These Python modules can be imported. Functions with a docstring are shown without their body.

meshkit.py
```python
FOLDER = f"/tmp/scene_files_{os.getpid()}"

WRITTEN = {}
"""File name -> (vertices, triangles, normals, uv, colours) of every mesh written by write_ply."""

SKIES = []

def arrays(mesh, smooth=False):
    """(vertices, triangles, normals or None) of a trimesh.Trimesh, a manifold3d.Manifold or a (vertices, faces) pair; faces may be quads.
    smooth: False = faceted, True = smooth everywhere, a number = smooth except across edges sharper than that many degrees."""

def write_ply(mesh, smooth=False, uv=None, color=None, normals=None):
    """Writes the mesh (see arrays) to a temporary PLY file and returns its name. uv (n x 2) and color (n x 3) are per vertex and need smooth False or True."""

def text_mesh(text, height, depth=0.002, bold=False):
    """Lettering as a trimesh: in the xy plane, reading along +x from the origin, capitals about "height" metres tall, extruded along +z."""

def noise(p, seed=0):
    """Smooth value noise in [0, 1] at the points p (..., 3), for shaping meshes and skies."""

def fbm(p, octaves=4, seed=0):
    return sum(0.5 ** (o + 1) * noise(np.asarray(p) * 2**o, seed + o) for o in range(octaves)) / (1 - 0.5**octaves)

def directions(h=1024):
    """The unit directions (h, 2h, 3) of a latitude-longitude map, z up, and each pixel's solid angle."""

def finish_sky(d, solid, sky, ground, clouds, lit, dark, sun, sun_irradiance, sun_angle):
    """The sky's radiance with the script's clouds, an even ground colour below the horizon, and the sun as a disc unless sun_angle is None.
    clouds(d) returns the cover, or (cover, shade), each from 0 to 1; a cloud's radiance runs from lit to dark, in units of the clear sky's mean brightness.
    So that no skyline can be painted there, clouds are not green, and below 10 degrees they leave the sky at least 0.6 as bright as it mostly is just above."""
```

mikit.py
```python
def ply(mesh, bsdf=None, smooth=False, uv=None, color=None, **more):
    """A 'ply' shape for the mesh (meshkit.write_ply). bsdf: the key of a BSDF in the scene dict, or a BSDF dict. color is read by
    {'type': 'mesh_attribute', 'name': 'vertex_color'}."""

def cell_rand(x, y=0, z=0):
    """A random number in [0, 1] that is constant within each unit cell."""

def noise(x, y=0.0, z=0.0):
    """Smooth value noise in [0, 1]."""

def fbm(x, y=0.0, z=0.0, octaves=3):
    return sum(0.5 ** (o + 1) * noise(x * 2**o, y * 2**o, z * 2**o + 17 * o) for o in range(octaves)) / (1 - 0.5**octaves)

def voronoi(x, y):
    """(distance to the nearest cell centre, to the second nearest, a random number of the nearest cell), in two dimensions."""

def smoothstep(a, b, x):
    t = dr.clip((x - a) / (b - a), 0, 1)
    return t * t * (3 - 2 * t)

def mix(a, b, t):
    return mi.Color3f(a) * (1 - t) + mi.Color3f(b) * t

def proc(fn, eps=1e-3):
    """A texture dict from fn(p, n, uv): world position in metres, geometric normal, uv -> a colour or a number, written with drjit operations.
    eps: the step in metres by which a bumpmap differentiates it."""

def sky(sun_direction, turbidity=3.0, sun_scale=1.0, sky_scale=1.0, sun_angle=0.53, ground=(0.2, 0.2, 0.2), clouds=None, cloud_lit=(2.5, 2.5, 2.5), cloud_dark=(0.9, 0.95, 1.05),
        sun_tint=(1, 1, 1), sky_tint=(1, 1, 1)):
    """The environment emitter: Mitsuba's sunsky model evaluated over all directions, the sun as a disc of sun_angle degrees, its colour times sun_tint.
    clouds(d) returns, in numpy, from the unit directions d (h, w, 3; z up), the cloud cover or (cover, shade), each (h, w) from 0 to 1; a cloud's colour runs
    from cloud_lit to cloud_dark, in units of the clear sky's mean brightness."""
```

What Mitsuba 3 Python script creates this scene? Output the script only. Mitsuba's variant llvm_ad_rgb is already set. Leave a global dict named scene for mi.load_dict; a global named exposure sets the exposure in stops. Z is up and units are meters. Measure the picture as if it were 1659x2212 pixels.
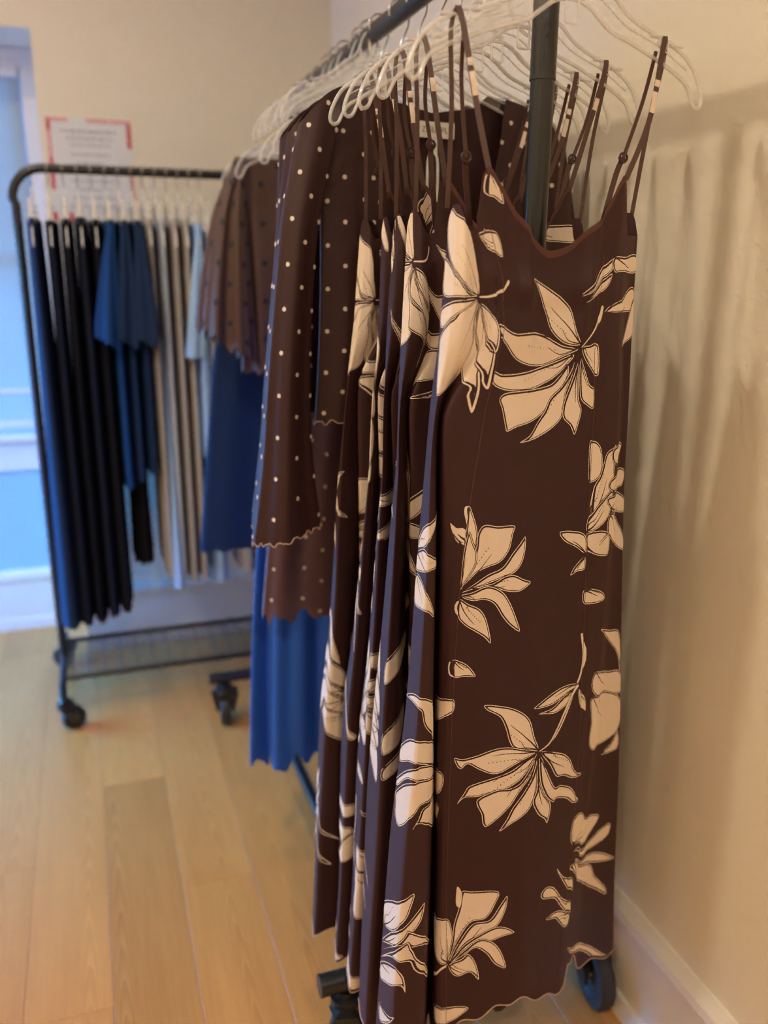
import math, random
import numpy as np, trimesh, shapely, shapely.affinity as aff
import shapely.geometry as sg
import mitsuba as mi, drjit as dr, mikit, meshkit
from mikit import proc, noise, fbm, cell_rand, smoothstep, mix
from scipy.interpolate import PchipInterpolator
from scipy.ndimage import gaussian_filter1d

T = mi.ScalarTransform4f
rng = np.random.default_rng(7)
random.seed(7)

# ------------------------------------------------------------------ camera, sky, exposure
SKY, LAMPK = 100.0, 185.0
LAMPS = [(-0.60, 1.02, 2.0, 0.058), (-0.35, 2.1, 0.9, 0.064), (-0.8, -0.7, 1.4, 0.064), (0.15, -0.9, 2.3, 0.064), (-1.0, 0.5, 0.4, 0.064)]
scene, labels = {}, {}
exposure = 0.30
CAM = np.array([0.0, 0.0, 1.35])
FWD = np.array([0.31247, 0.90961, -0.27380])
UP = np.array([0.08392, 0.26068, 0.96177])
scene['camera'] = {'type': 'thinlens', 'fov': 48.3956, 'fov_axis': 'x', 'near_clip': 0.05, 'far_clip': 100.0,
                   'aperture_radius': 0.0062, 'focus_distance': 1.12,
                   'to_world': T().look_at(origin=CAM.tolist(), target=(CAM + FWD).tolist(), up=UP.tolist())}
scene['sky'] = mikit.sky([-0.6, 0.5, 0.62], turbidity=3.0, sun_scale=0.0, sky_scale=SKY, sky_tint=(0.15, 0.66, 1.30), ground=(0.25, 0.3, 0.34))
LAMP = np.array([1.0, 0.86, 0.675]) * LAMPK

# ------------------------------------------------------------------ helpers
def mat(name, color=None, rough=0.6, two=True, **k):
    b = {'type': 'principled', 'base_color': color if isinstance(color, dict) else {'type': 'rgb', 'value': list(color)}, 'roughness': rough, **k}
    scene[name] = {'type': 'twosided', 'bsdf': b} if two else b
    return name

def bump(name, inner_name, fn, scale):
    inner = scene[inner_name]
    inner = inner['bsdf'] if inner['type'] == 'twosided' else inner
    scene[name] = {'type': 'twosided', 'bsdf': {'type': 'bumpmap', 'arbitrary': proc(fn, 8e-4), 'scale': scale, 'bsdf': inner}}
    return name

used = {}
def numbered(name):
    n = used.get(name, 0)
    used[name] = n + 1
    return name if n == 0 else f'{name}_{n:03d}'

def tag(key, label=None, cat=None, group=None, kind=None):
    labels[key] = {k: v for k, v in dict(label=label, category=cat, group=group, kind=kind).items() if v}
    return key

def thing(name, label, cat, group=None):
    return tag(numbered(name), label, cat, group)

def obj(name, mesh, m, parent=None, smooth=30, **more):
    key = numbered(parent + '__' + name if parent else name)
    scene[key] = mikit.ply(mesh, m, smooth=smooth, **more)
    return key

def raw(name, v, f, n, m, parent=None):
    """a mesh with its own normals"""
    key = numbered(parent + '__' + name if parent else name)
    path = meshkit.write_ply((v, f), normals=n)
    scene[key] = {'type': 'ply', 'filename': path, 'face_normals': False, 'bsdf': {'type': 'ref', 'id': m}}
    return key

def box(x0, x1, y0, y1, z0, z1, bevel=0.0):
    if bevel:
        b = bevel
        pts = [(x, y, z) for x in (x0, x1) for y in (y0, y1) for z in (z0, z1)]
        c = np.array([(x0 + x1) / 2, (y0 + y1) / 2, (z0 + z1) / 2])
        P = []
        for p in pts:
            s = np.sign(np.array(p) - c)
            for k in range(3):
                q = np.array(p) - s * b
                q[k] = p[k]
                P.append(q)
        return trimesh.convex.convex_hull(np.array(P))
    m = trimesh.creation.box((x1 - x0, y1 - y0, z1 - z0))
    m.apply_translation(((x0 + x1) / 2, (y0 + y1) / 2, (z0 + z1) / 2))
    return m

def cat(ms):
    return trimesh.util.concatenate(ms)

def weld(ms):
    return trimesh.boolean.union(ms, engine='manifold')

def cyl(a, b, r, n=24):
    return trimesh.creation.cylinder(radius=r, segment=[a, b], sections=n)

def tube(path, r, n=10, closed=False):
    p = np.asarray(path, float)
    t = (np.roll(p, -1, 0) - np.roll(p, 1, 0)) if closed else np.gradient(p, axis=0)
    t /= np.linalg.norm(t, axis=1, keepdims=True) + 1e-12
    a = np.zeros_like(p)
    ref = np.array([0, 0, 1.0]) if abs(t[0, 2]) < 0.9 else np.array([1.0, 0, 0])
    cur = np.cross(t[0], ref)
    for i in range(len(p)):
        cur = cur - t[i] * np.dot(cur, t[i])
        cur /= np.linalg.norm(cur) + 1e-12
        a[i] = cur
    b = np.cross(t, a)
    ang = np.arange(n) * 2 * np.pi / n
    rr = np.broadcast_to(r, (len(p),))[:, None, None]
    v = (p[:, None] + rr * (np.cos(ang)[None, :, None] * a[:, None] + np.sin(ang)[None, :, None] * b[:, None])).reshape(-1, 3)
    m = len(p) if closed else len(p) - 1
    i, j = np.meshgrid(np.arange(m), np.arange(n), indexing='ij')
    i2 = (i + 1) % len(p)
    q = np.stack([i * n + j, i * n + (j + 1) % n, i2 * n + (j + 1) % n, i2 * n + j], -1).reshape(-1, 4)
    f = np.vstack([q[:, [0, 1, 2]], q[:, [0, 2, 3]]])
    if not closed:
        v = np.vstack([v, p[:1], p[-1:]])
        k = np.arange(n)
        f = np.vstack([f, np.stack([(k + 1) % n, k, k * 0 + len(v) - 2], 1), np.stack([k, (k + 1) % n, k * 0 + len(v) - 1], 1) + np.array([[(len(p) - 1) * n] * 2 + [0]])])
    return trimesh.Trimesh(v, f, process=False)

def crom(pts, k=6, closed=True):
    """Catmull-Rom through the points"""
    p = np.asarray(pts, float)
    n = len(p)
    idx = range(n if closed else n - 1)
    out = []
    for i in idx:
        g = (lambda j: p[j % n]) if closed else (lambda j: p[min(max(j, 0), n - 1)])
        a, b, c, d = g(i - 1), g(i), g(i + 1), g(i + 2)
        for u in np.arange(k) / k:
            out.append(0.5 * (2 * b + (c - a) * u + (2 * a - 5 * b + 4 * c - d) * u * u + (3 * b - a - 3 * c + d) * u ** 3))
    if not closed:
        out.append(p[-1])
    return np.array(out)

def frame(xc, yc, deg):
    t = math.radians(deg)
    return np.array([xc, yc, 0.0]), np.array([math.cos(t), math.sin(t), 0]), np.array([-math.sin(t), math.cos(t), 0])

def to_w(F, x, d, z):
    return F[0] + np.asarray(x)[..., None] * F[1] + np.asarray(d)[..., None] * F[2] + np.asarray(z)[..., None] * np.array([0, 0, 1.0])

def grid_faces(a, b, wrap=False):
    m = a if wrap else a - 1
    i, j = np.meshgrid(np.arange(m), np.arange(b - 1), indexing='ij')
    i2 = (i + 1) % a
    q = np.stack([i * b + j, i2 * b + j, i2 * b + j + 1, i * b + j + 1], -1).reshape(-1, 4)
    return np.vstack([q[:, [0, 1, 2]], q[:, [0, 2, 3]]])

def grid_normals(P, wrap=False):
    if wrap:
        du = np.roll(P, -1, 0) - np.roll(P, 1, 0)
    else:
        du = np.gradient(P, axis=0)
    dv = np.gradient(P, axis=1)
    n = np.cross(du, dv)
    return n / (np.linalg.norm(n, axis=-1, keepdims=True) + 1e-12)

def bilerp(G, i, j):
    a, b = np.clip(i.astype(int), 0, G.shape[0] - 2), np.clip(j.astype(int), 0, G.shape[1] - 2)
    u, w = (i - a)[:, None], (j - b)[:, None]
    return (G[a, b] * (1 - u) + G[a + 1, b] * u) * (1 - w) + (G[a, b + 1] * (1 - u) + G[a + 1, b + 1] * u) * w

def polys(g):
    if g.is_empty:
        return []
    if g.geom_type == 'Polygon':
        return [g]
    return [x for h in getattr(g, 'geoms', []) for x in polys(h)]

def drape(poly_list, P, N, lift):
    """lays polygons given in grid units (i, j) onto the grid of points P with normals N, cut at every cell so that they follow the folds"""
    V, F, NN, at = [], [], [], 0
    ni, nj = P.shape[:2]
    for poly in poly_list:
        for pg in polys(poly):
            x0, y0, x1, y1 = pg.bounds
            for i in range(max(0, int(x0)), min(ni - 1, int(x1) + 1)):
                col = shapely.clip_by_rect(pg, i, -1e3, i + 1, 1e4)
                if col.is_empty:
                    continue
                for q in polys(col):
                    _, b0, _, b1 = q.bounds
                    for j in range(max(0, int(b0)), min(nj - 1, int(b1) + 1)):
                        cell = shapely.clip_by_rect(q, i, j, i + 1, j + 1)
                        for c in polys(cell):
                            if c.area < 2e-4:
                                continue
                            try:
                                v, f = trimesh.creation.triangulate_polygon(c, engine='earcut')
                            except Exception:
                                continue
                            V.append(v); F.append(f + at); at += len(v)
    if not V:
        return None
    V, F = np.vstack(V), np.vstack(F)
    p, n = bilerp(P, V[:, 0], V[:, 1]), bilerp(N, V[:, 0], V[:, 1])
    n /= np.linalg.norm(n, axis=1, keepdims=True) + 1e-12
    return p + n * lift, F, n

# ------------------------------------------------------------------ materials of the room
XW, YB, YR, XL, YF, ZC = 0.8586, 3.08, 3.36, -1.25, -2.6, 2.62
PW, PL, PX = 0.160, 1.22, 0.262      # floor planks: width, length, one seam's x

def wood(p, n, uv):
    c = dr.floor((p.x - PX) / PW)
    y = p.y + c * 0.381966 * PL
    r = dr.floor(y / PL)
    h, h2 = cell_rand(c, r, 3), cell_rand(c, r, 5)
    u = (p.x - PX) / PW - c - 0.5
    cx = (h - 0.5) * 0.7
    ring = (u - cx) * (u - cx) * 26 + (y - r * PL) * (0.8 + 1.6 * h2) + 0.9 * fbm(p.x * 9 + 31 * h, p.y * 1.6, 2.0, 3)
    band = ring * 5.0 - dr.floor(ring * 5.0)
    g = smoothstep(0.0, 0.75, band) * (1 - smoothstep(0.86, 1.0, band))
    fine = fbm(p.x * 420 + 17 * h, p.y * 9, h * 9, 3)
    cloud = fbm(p.x * 16 + 7 * h, p.y * 2.2, h2 * 5, 3)
    t = dr.clip(0.28 * g + 0.42 * fine + 0.5 * cloud - 0.15, 0, 1)
    col = mix([0.62, 0.305, 0.085], [0.36, 0.145, 0.032], t)
    return col * (0.86 + 0.26 * h)

def peel(p, n, uv):
    return fbm(p.x * 210 + p.y * 170, p.z * 210, p.y * 60, 3)

mat('oak_floor', proc(wood), 0.36, specular=0.45)
mat('wall_paint', (0.72, 0.66, 0.515), 0.62, specular=0.3)
bump('wall_relief', 'wall_paint', peel, 0.0011)
mat('ceiling_paint', (0.78, 0.75, 0.69), 0.8)
mat('white_trim', (0.72, 0.68, 0.60), 0.38)
mat('cool_trim', (0.72, 0.73, 0.74), 0.4)
mat('alcove_daylight_tint', (0.31, 0.52, 0.66), 0.5)  # blue daylight falling on the alcove wall, put into its base colour
mat('dark_slab', (0.10, 0.07, 0.04), 0.8)
mat('black_metal', (0.012, 0.012, 0.013), 0.30, specular=0.5)
mat('black_plastic', (0.014, 0.014, 0.015), 0.38)
mat('rubber', (0.016, 0.016, 0.018), 0.55)
mat('chrome', (0.78, 0.77, 0.75), 0.22, metallic=1.0)
mat('wire_grey', (0.10, 0.10, 0.11), 0.4, metallic=0.5)
scene['pane_glass'] = {'type': 'thindielectric', 'int_ior': 1.5}
scene['shade_cloth'] = {'type': 'principledthin', 'base_color': {'type': 'rgb', 'value': [0.50, 0.58, 0.58]}, 'roughness': 0.8, 'diff_trans': 0.45}

# ------------------------------------------------------------------ the setting
def struct(name, mesh, m, parent=None, smooth=False):
    key = obj(name, mesh, m, parent, smooth)
    if parent is None:
        tag(key, kind='structure')
    return key

fl = struct('floor', box(XL, XW, YF, YR, -0.06, -0.004), 'dark_slab')
labels[fl]['label'] = 'pale oak plank floor'
c0, c1 = int(math.floor((XL - PX) / PW)), int(math.floor((XW - PX) / PW))
for c in range(c0, c1 + 1):
    off = c * 0.381966 * PL
    r0, r1 = int(math.floor((YF + off) / PL)), int(math.floor((YR + off) / PL))
    for r in range(r0, r1 + 1):
        x0, x1 = max(XL, PX + c * PW) + 3e-4, min(XW, PX + (c + 1) * PW) - 3e-4
        y0, y1 = max(YF, r * PL - off) + 3e-4, min(YR, (r + 1) * PL - off) - 3e-4
        if x1 - x0 > 0.01 and y1 - y0 > 0.02:
            obj('plank', box(x0, x1, y0, y1, -0.004, 0.0, 0.0008), 'oak_floor', fl, False)

w = struct('wall_right', box(XW, XW + 0.1, YF, YR + 0.1, -0.06, ZC), 'wall_relief')
labels[w]['label'] = 'cream wall with orange peel texture beside the dresses'
XE = -0.084                                  # right edge of the window alcove
w = struct('wall_back', box(XE, XW, YB, YR + 0.1, -0.06, ZC), 'wall_relief')
labels[w]['label'] = 'cream wall behind the far rack'
struct('wall_header', box(XL, XE, YB, YR + 0.1, 2.045, ZC), 'wall_relief')
struct('wall_front', box(XL - 0.1, XW + 0.1, YF - 0.1, YF, -0.06, ZC), 'wall_relief')
struct('ceiling', box(XL - 0.1, XW + 0.1, YF - 0.1, YR + 0.1, ZC, ZC + 0.06), 'ceiling_paint')
# alcove back wall around its window
WX0, WX1, WZ0, WZ1 = -1.05, -0.140, 0.76, 2.0
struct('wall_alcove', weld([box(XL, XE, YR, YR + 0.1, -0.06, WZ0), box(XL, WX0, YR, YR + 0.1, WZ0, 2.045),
                           box(WX1, XE, YR, YR + 0.1, WZ0, 2.045), box(WX0, WX1, YR, YR + 0.1, WZ1, 2.045)]), 'alcove_daylight_tint')
wn = tag(numbered('window_1'), 'window with white shade at the back left', kind='structure')
obj('casing', weld([box(-0.138, XE - 0.001, YR - 0.018, YR, 0.76, 2.044, 0.004), box(WX0, -0.130, YR - 0.018, YR, 1.985, 2.044, 0.004)]), 'cool_trim', wn, False)
obj('sill', box(WX0 - 0.05, XE - 0.001, YR - 0.045, YR + 0.03, 0.735, 0.760, 0.006), 'cool_trim', wn, False)
obj('apron', box(WX0 - 0.03, XE - 0.001, YR - 0.016, YR, 0.625, 0.735, 0.004), 'cool_trim', wn, False)
obj('sash', weld([box(WX0, WX1, YR + 0.03, YR + 0.065, 0.762, 0.815, 0.004), box(WX1 - 0.045, WX1, YR + 0.03, YR + 0.065, 0.8, 1.99, 0.004),
                 box(WX0, WX0 + 0.045, YR + 0.03, YR + 0.065, 0.8, 1.99, 0.004), box(WX0, WX1, YR + 0.03, YR + 0.065, 1.955, 2.0, 0.004),
                 box(WX0, WX1, YR + 0.03, YR + 0.065, 1.36, 1.40, 0.004)]), 'cool_trim', wn, False)
obj('pane', box(WX0 + 0.04, WX1 - 0.04, YR + 0.047, YR + 0.0475, 0.81, 1.96), 'pane_glass', wn, False)
obj('shade', box(WX0 + 0.004, WX1 - 0.004, YR + 0.012, YR + 0.0125, 0.80, 1.97), 'shade_cloth', wn, False)
obj('shade_rail', box(WX0 + 0.004, WX1 - 0.004, YR + 0.004, YR + 0.02, 0.785, 0.808, 0.003), 'cool_trim', wn, False)
obj('shade_batten', box(WX0 + 0.004, WX1 - 0.004, YR + 0.003, YR + 0.014, 0.905, 0.925, 0.003), 'cool_trim', wn, False)
obj('head_rail', box(WX0 + 0.004, WX1 - 0.002, YR - 0.02, YR + 0.028, 1.955, 1.998, 0.004), 'cool_trim', wn, False)
# left wall with a tall glazed opening: the daylight of the room
GY0, GY1, GZ0, GZ1 = 2.30, 3.30, 0.08, 1.55
struct('wall_left', weld([box(XL - 0.1, XL, YF, GY0, -0.06, ZC), box(XL - 0.1, XL, GY1, YR + 0.1, -0.06, ZC),
                         box(XL - 0.1, XL, GY0, GY1, -0.06, GZ0), box(XL - 0.1, XL, GY0, GY1, GZ1, ZC)]), 'wall_relief')
wn = tag(numbered('window_2'), 'tall glazed opening in the left wall', kind='structure')
fr = [box(XL - 0.08, XL - 0.03, GY0, GY1, z - 0.03, z + 0.03, 0.004) for z in (GZ0 + 0.03, GZ1 - 0.03)]
fr += [box(XL - 0.08, XL - 0.03, y - 0.03, y + 0.03, GZ0, GZ1, 0.004) for y in (GY0 + 0.03, (GY0 + GY1) / 2, GY1 - 0.03)]
obj('frame', weld(fr), 'cool_trim', wn, False)
for a, b in ((GY0 + 0.05, (GY0 + GY1) / 2 - 0.02), ((GY0 + GY1) / 2 + 0.02, GY1 - 0.05)):
    obj('pane', box(XL - 0.056, XL - 0.0555, a, b, GZ0 + 0.05, GZ1 - 0.05), 'pane_glass', wn, False)

def baseboard(side, a, b, out):
    """profile swept from a to b (xy), 'out' pointing into the room"""
    prof = [(0, 0), (0.022, 0), (0.022, 0.03), (0.018, 0.043), (0.013, 0.047), (0.013, 0.192), (0.020, 0.198), (0.024, 0.206), (0.022, 0.222), (0.012, 0.232), (0.006, 0.239), (0, 0.239)]
    a, b, o = np.array(a), np.array(b), np.array(out)
    n = len(prof)
    v = [[*(e + o * d), z] for e in (a, b) for d, z in prof]
    f = [[i, (i + 1) % n, (i + 1) % n + n, i + n] for i in range(n)]
    f = [t for q in f for t in ([q[0], q[1], q[2]], [q[0], q[2], q[3]])]
    key = struct('baseboard_' + side, trimesh.Trimesh(np.array(v), np.array(f), process=False), 'white_trim', smooth=20)
    return key

baseboard('right', (XW, YF), (XW, YB), (-1, 0))
baseboard('back', (XE, YB), (XW - 0.02, YB), (0, -1))
baseboard('alcove', (XL, YR), (XE, YR), (0, -1))

# recessed ceiling lamps
LAMP_AT = ['small bright', 'far', 'front left', 'front right', 'left hand']
for k, (x, y, s, rl) in enumerate(LAMPS):
    key = thing('ceiling_lamp', LAMP_AT[k] + ' recessed round ceiling lamp, above and outside the picture', 'ceiling lamp')
    ring = trimesh.creation.annulus(r_min=rl + 0.001, r_max=rl + 0.022, height=0.012, sections=40)
    ring.apply_translation((x, y, ZC - 0.006))
    obj('trim_ring', ring, 'white_trim', key)
    d = trimesh.creation.cylinder(radius=rl, height=0.006, sections=40)
    d.apply_translation((x, y, ZC - 0.004))
    obj('diffuser', d, 'white_trim', key, emitter={'type': 'area', 'radiance': {'type': 'rgb', 'value': (LAMP * s * (0.064 / rl) ** 2).tolist()}})

# notice with a red flowered border, on the back wall above the far rack
key = thing('notice', 'white printed notice with a red floral border taped above the far rack', 'notice')
NX0, NX1, NZ0, NZ1 = -0.064, 0.190, 1.42, 1.800
mat('paper', (0.66, 0.66, 0.63), 0.8)
mat('notice_red', (0.50, 0.085, 0.10), 0.7)
mat('notice_pink', (0.62, 0.33, 0.32), 0.7)
mat('notice_grey', (0.36, 0.36, 0.37), 0.8)
obj('sheet', box(NX0, NX1, YB - 0.0022, YB - 0.0002, NZ0, NZ1), 'paper', key, False)
edge = lambda u0, u1, side: {'t': (NX0 + u0 * (NX1 - NX0), NX0 + u1 * (NX1 - NX0), NZ1 - 0.012, NZ1), 'l': (NX0, NX0 + 0.013, NZ1 - u1 * (NZ1 - NZ0), NZ1 - u0 * (NZ1 - NZ0)),
                             'r': (NX1 - 0.013, NX1, NZ1 - u1 * (NZ1 - NZ0), NZ1 - u0 * (NZ1 - NZ0))}[side]
def flat(rects, dy=0.0027):
    return cat([box(a, b, YB - dy, YB - 0.002, c, d) for a, b, c, d in rects])
for q in ([edge(0.0, 0.10, 'l'), edge(0.31, 0.56, 'l'), edge(0.02, 0.22, 'r'), edge(0.70, 0.92, 'r')]):
    obj('red_border', flat([q]), 'notice_red', key, False)
for q in ([edge(0.02, 0.26, 't'), edge(0.47, 0.74, 't'), edge(0.10, 0.31, 'l'), edge(0.76, 1.0, 't'), edge(0.42, 0.70, 'r')]):
    obj('pink_border', flat([q]), 'notice_pink', key, False)
rr = np.random.default_rng(3)
lines = []
for k, (z, wd, h) in enumerate([(1.762, 0.175, 0.008), (1.741, 0.145, 0.006), (1.722, 0.12, 0.006), (1.694, 0.12, 0.006), (1.668, 0.10, 0.005), (1.64, 0.14, 0.005), (1.615, 0.13, 0.005), (1.59, 0.12, 0.005), (1.565, 0.13, 0.005), (1.54, 0.15, 0.005)]):
    x = 0.063 - wd / 2
    while x < 0.063 + wd / 2 - 0.006:
        l = rr.uniform(0.008, 0.022)
        lines.append((x, min(x + l, 0.063 + wd / 2), z - h / 2, z + h / 2))
        x += l + 0.004
tag(obj('printed_lines', flat(lines), 'notice_grey', key, False), 'blurred lines of grey print', kind='stuff')

# ------------------------------------------------------------------ the two rolling garment racks
def caster(parent, x, y, zt, yaw, r=0.0635, w=0.028):
    """swivel caster below (x, y, zt); the wheel trails towards the direction yaw"""
    key = numbered(parent + '__caster')
    t = math.radians(yaw)
    dx, dy = math.cos(t), math.sin(t)
    ax = np.array([-dy, dx, 0])
    c = np.array([x + dx * 0.035 * r / 0.0635, y + dy * 0.035 * r / 0.0635, r])
    stem = [cyl((x, y, zt), (x, y, zt - 0.012), 0.016), cyl((x, y, zt - 0.012), (x, y, zt - 0.03), 0.026)]
    for s in (-1, 1):
        o = ax * s * (w / 2 + 0.006)
        arm = trimesh.convex.convex_hull(np.vstack([np.array([x, y, zt - 0.022]) + o + d for d in np.array([[0.02, 0.02, 0], [-0.02, -0.02, 0], [0.02, -0.02, -0.01], [-0.02, 0.02, -0.01]])]
                                                   + [c + o * k + np.array([0, 0, dz]) + np.array([dx, dy, 0]) * q for k in (1.0, 1.35) for dz in (-0.012, 0.012) for q in (-0.012, 0.012)]))
        stem.append(arm)
    obj('fork', weld(stem), 'black_plastic', key)
    prof = np.array([(0.008, -w / 2 + 0.004), (r * 0.62, -w / 2 + 0.006), (r * 0.70, -w / 2), (r * 0.93, -w / 2), (r, -w / 2 + 0.006), (r, w / 2 - 0.006), (r * 0.93, w / 2), (r * 0.70, w / 2), (r * 0.62, w / 2 - 0.006), (0.008, w / 2 - 0.004)])
    wh = trimesh.creation.revolve(prof, sections=40)
    R = trimesh.geometry.align_vectors([0, 0, 1], ax)
    wh.apply_transform(R)
    wh.apply_translation(c)
    obj('wheel', wh, 'rubber', key)
    obj('axle', cyl(c - ax * (w / 2 + 0.013), c + ax * (w / 2 + 0.013), 0.007), 'chrome', key)

XB, ZB = 0.560, 1.776
rk = thing('garment_rack', 'black rolling garment rack beside the right wall holding the floral dresses', 'garment rack')
obj('hanging_bar', tube([(XB, 0.90, ZB), (XB, 2.46, ZB)], 0.0165, 20), 'black_metal', rk)
obj('post', cyl((XB, 1.036, 0.16), (XB, 1.036, 1.60), 0.0150, 32), 'black_metal', rk)
obj('post_sleeve', cyl((XB, 1.036, 1.5765), (XB, 1.036, ZB), 0.0160, 32), 'black_metal', rk)
obj('collar', cyl((XB, 1.036, 1.5745), (XB, 1.036, 1.5775), 0.0163, 32), 'black_plastic', rk)
obj('post', cyl((XB, 2.36, 0.16), (XB, 2.36, ZB), 0.0155, 24), 'black_metal', rk)
obj('foot_bar', cyl((0.287, 1.155, 0.168), (0.842, 1.155, 0.168), 0.0190, 28), 'black_metal', rk)
obj('foot_bar', cyl((0.262, 2.36, 0.168), (0.842, 2.36, 0.168), 0.0165, 24), 'black_metal', rk)
for x in (0.408, XB):
    obj('rail', cyl((x, 1.02 if x == XB else 1.155, 0.168), (x, 2.36, 0.168), 0.0125, 16), 'black_metal', rk)
obj('end_cap', cyl((0.284, 1.155, 0.168), (0.289, 1.155, 0.168), 0.0195, 28), 'black_plastic', rk)
caster(rk, 0.330, 1.155, 0.150, -28)
caster(rk, 0.818, 1.155, 0.150, -97)
caster(rk, 0.305, 2.36, 0.150, 80, r=0.055)
caster(rk, 0.800, 2.36, 0.150, 80, r=0.055)

YQ, ZQ = 2.75, 1.617
rk2 = thing('garment_rack', 'black rolling garment rack with a rounded top corner and wire shelf along the back wall', 'garment rack')
path = [(-0.156, YQ, z) for z in np.linspace(0.13, 1.52, 8)]
path += [(-0.163 + 0.085 - 0.085 * math.cos(a), YQ, 1.532 + 0.085 * math.sin(a)) for a in np.linspace(0.05, math.pi / 2, 10)]
path += [(x, YQ, ZQ) for x in np.linspace(-0.05, 0.80, 6)]
obj('frame_tube', tube(path, 0.0125, 16), 'black_metal', rk2)
obj('post', cyl((0.80, YQ, 0.13), (0.80, YQ, ZQ), 0.0125), 'black_metal', rk2)
for x in (-0.156, 0.80):
    obj('foot_bar', tube([(x, 2.47, 0.095), (x, 2.52, 0.13), (x, 2.93, 0.13), (x, 2.98, 0.095)], 0.012, 14), 'black_metal', rk2)
    for y in (2.50, 2.95):
        caster(rk2, x + 0.005, y, 0.10, 20 if y < 2.6 else 150, r=0.036, w=0.03)
for y in (2.58, 2.87):
    obj('rail', cyl((-0.156, y, 0.13), (0.80, y, 0.13), 0.0085, 14), 'black_metal', rk2)
wires = [tube([(-0.15, y, 0.126), (0.79, y, 0.126)], 0.0014, 5) for y in np.arange(2.60, 2.86, 0.0155)]
wires += [tube([(x, 2.58, 0.129), (x, 2.87, 0.129)], 0.0016, 5) for x in np.arange(-0.13, 0.79, 0.05)]
k = obj('wire_shelf', cat(wires), 'wire_grey', rk2)
tag(k, 'thin grey wire mesh shelf', kind='stuff')

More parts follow.
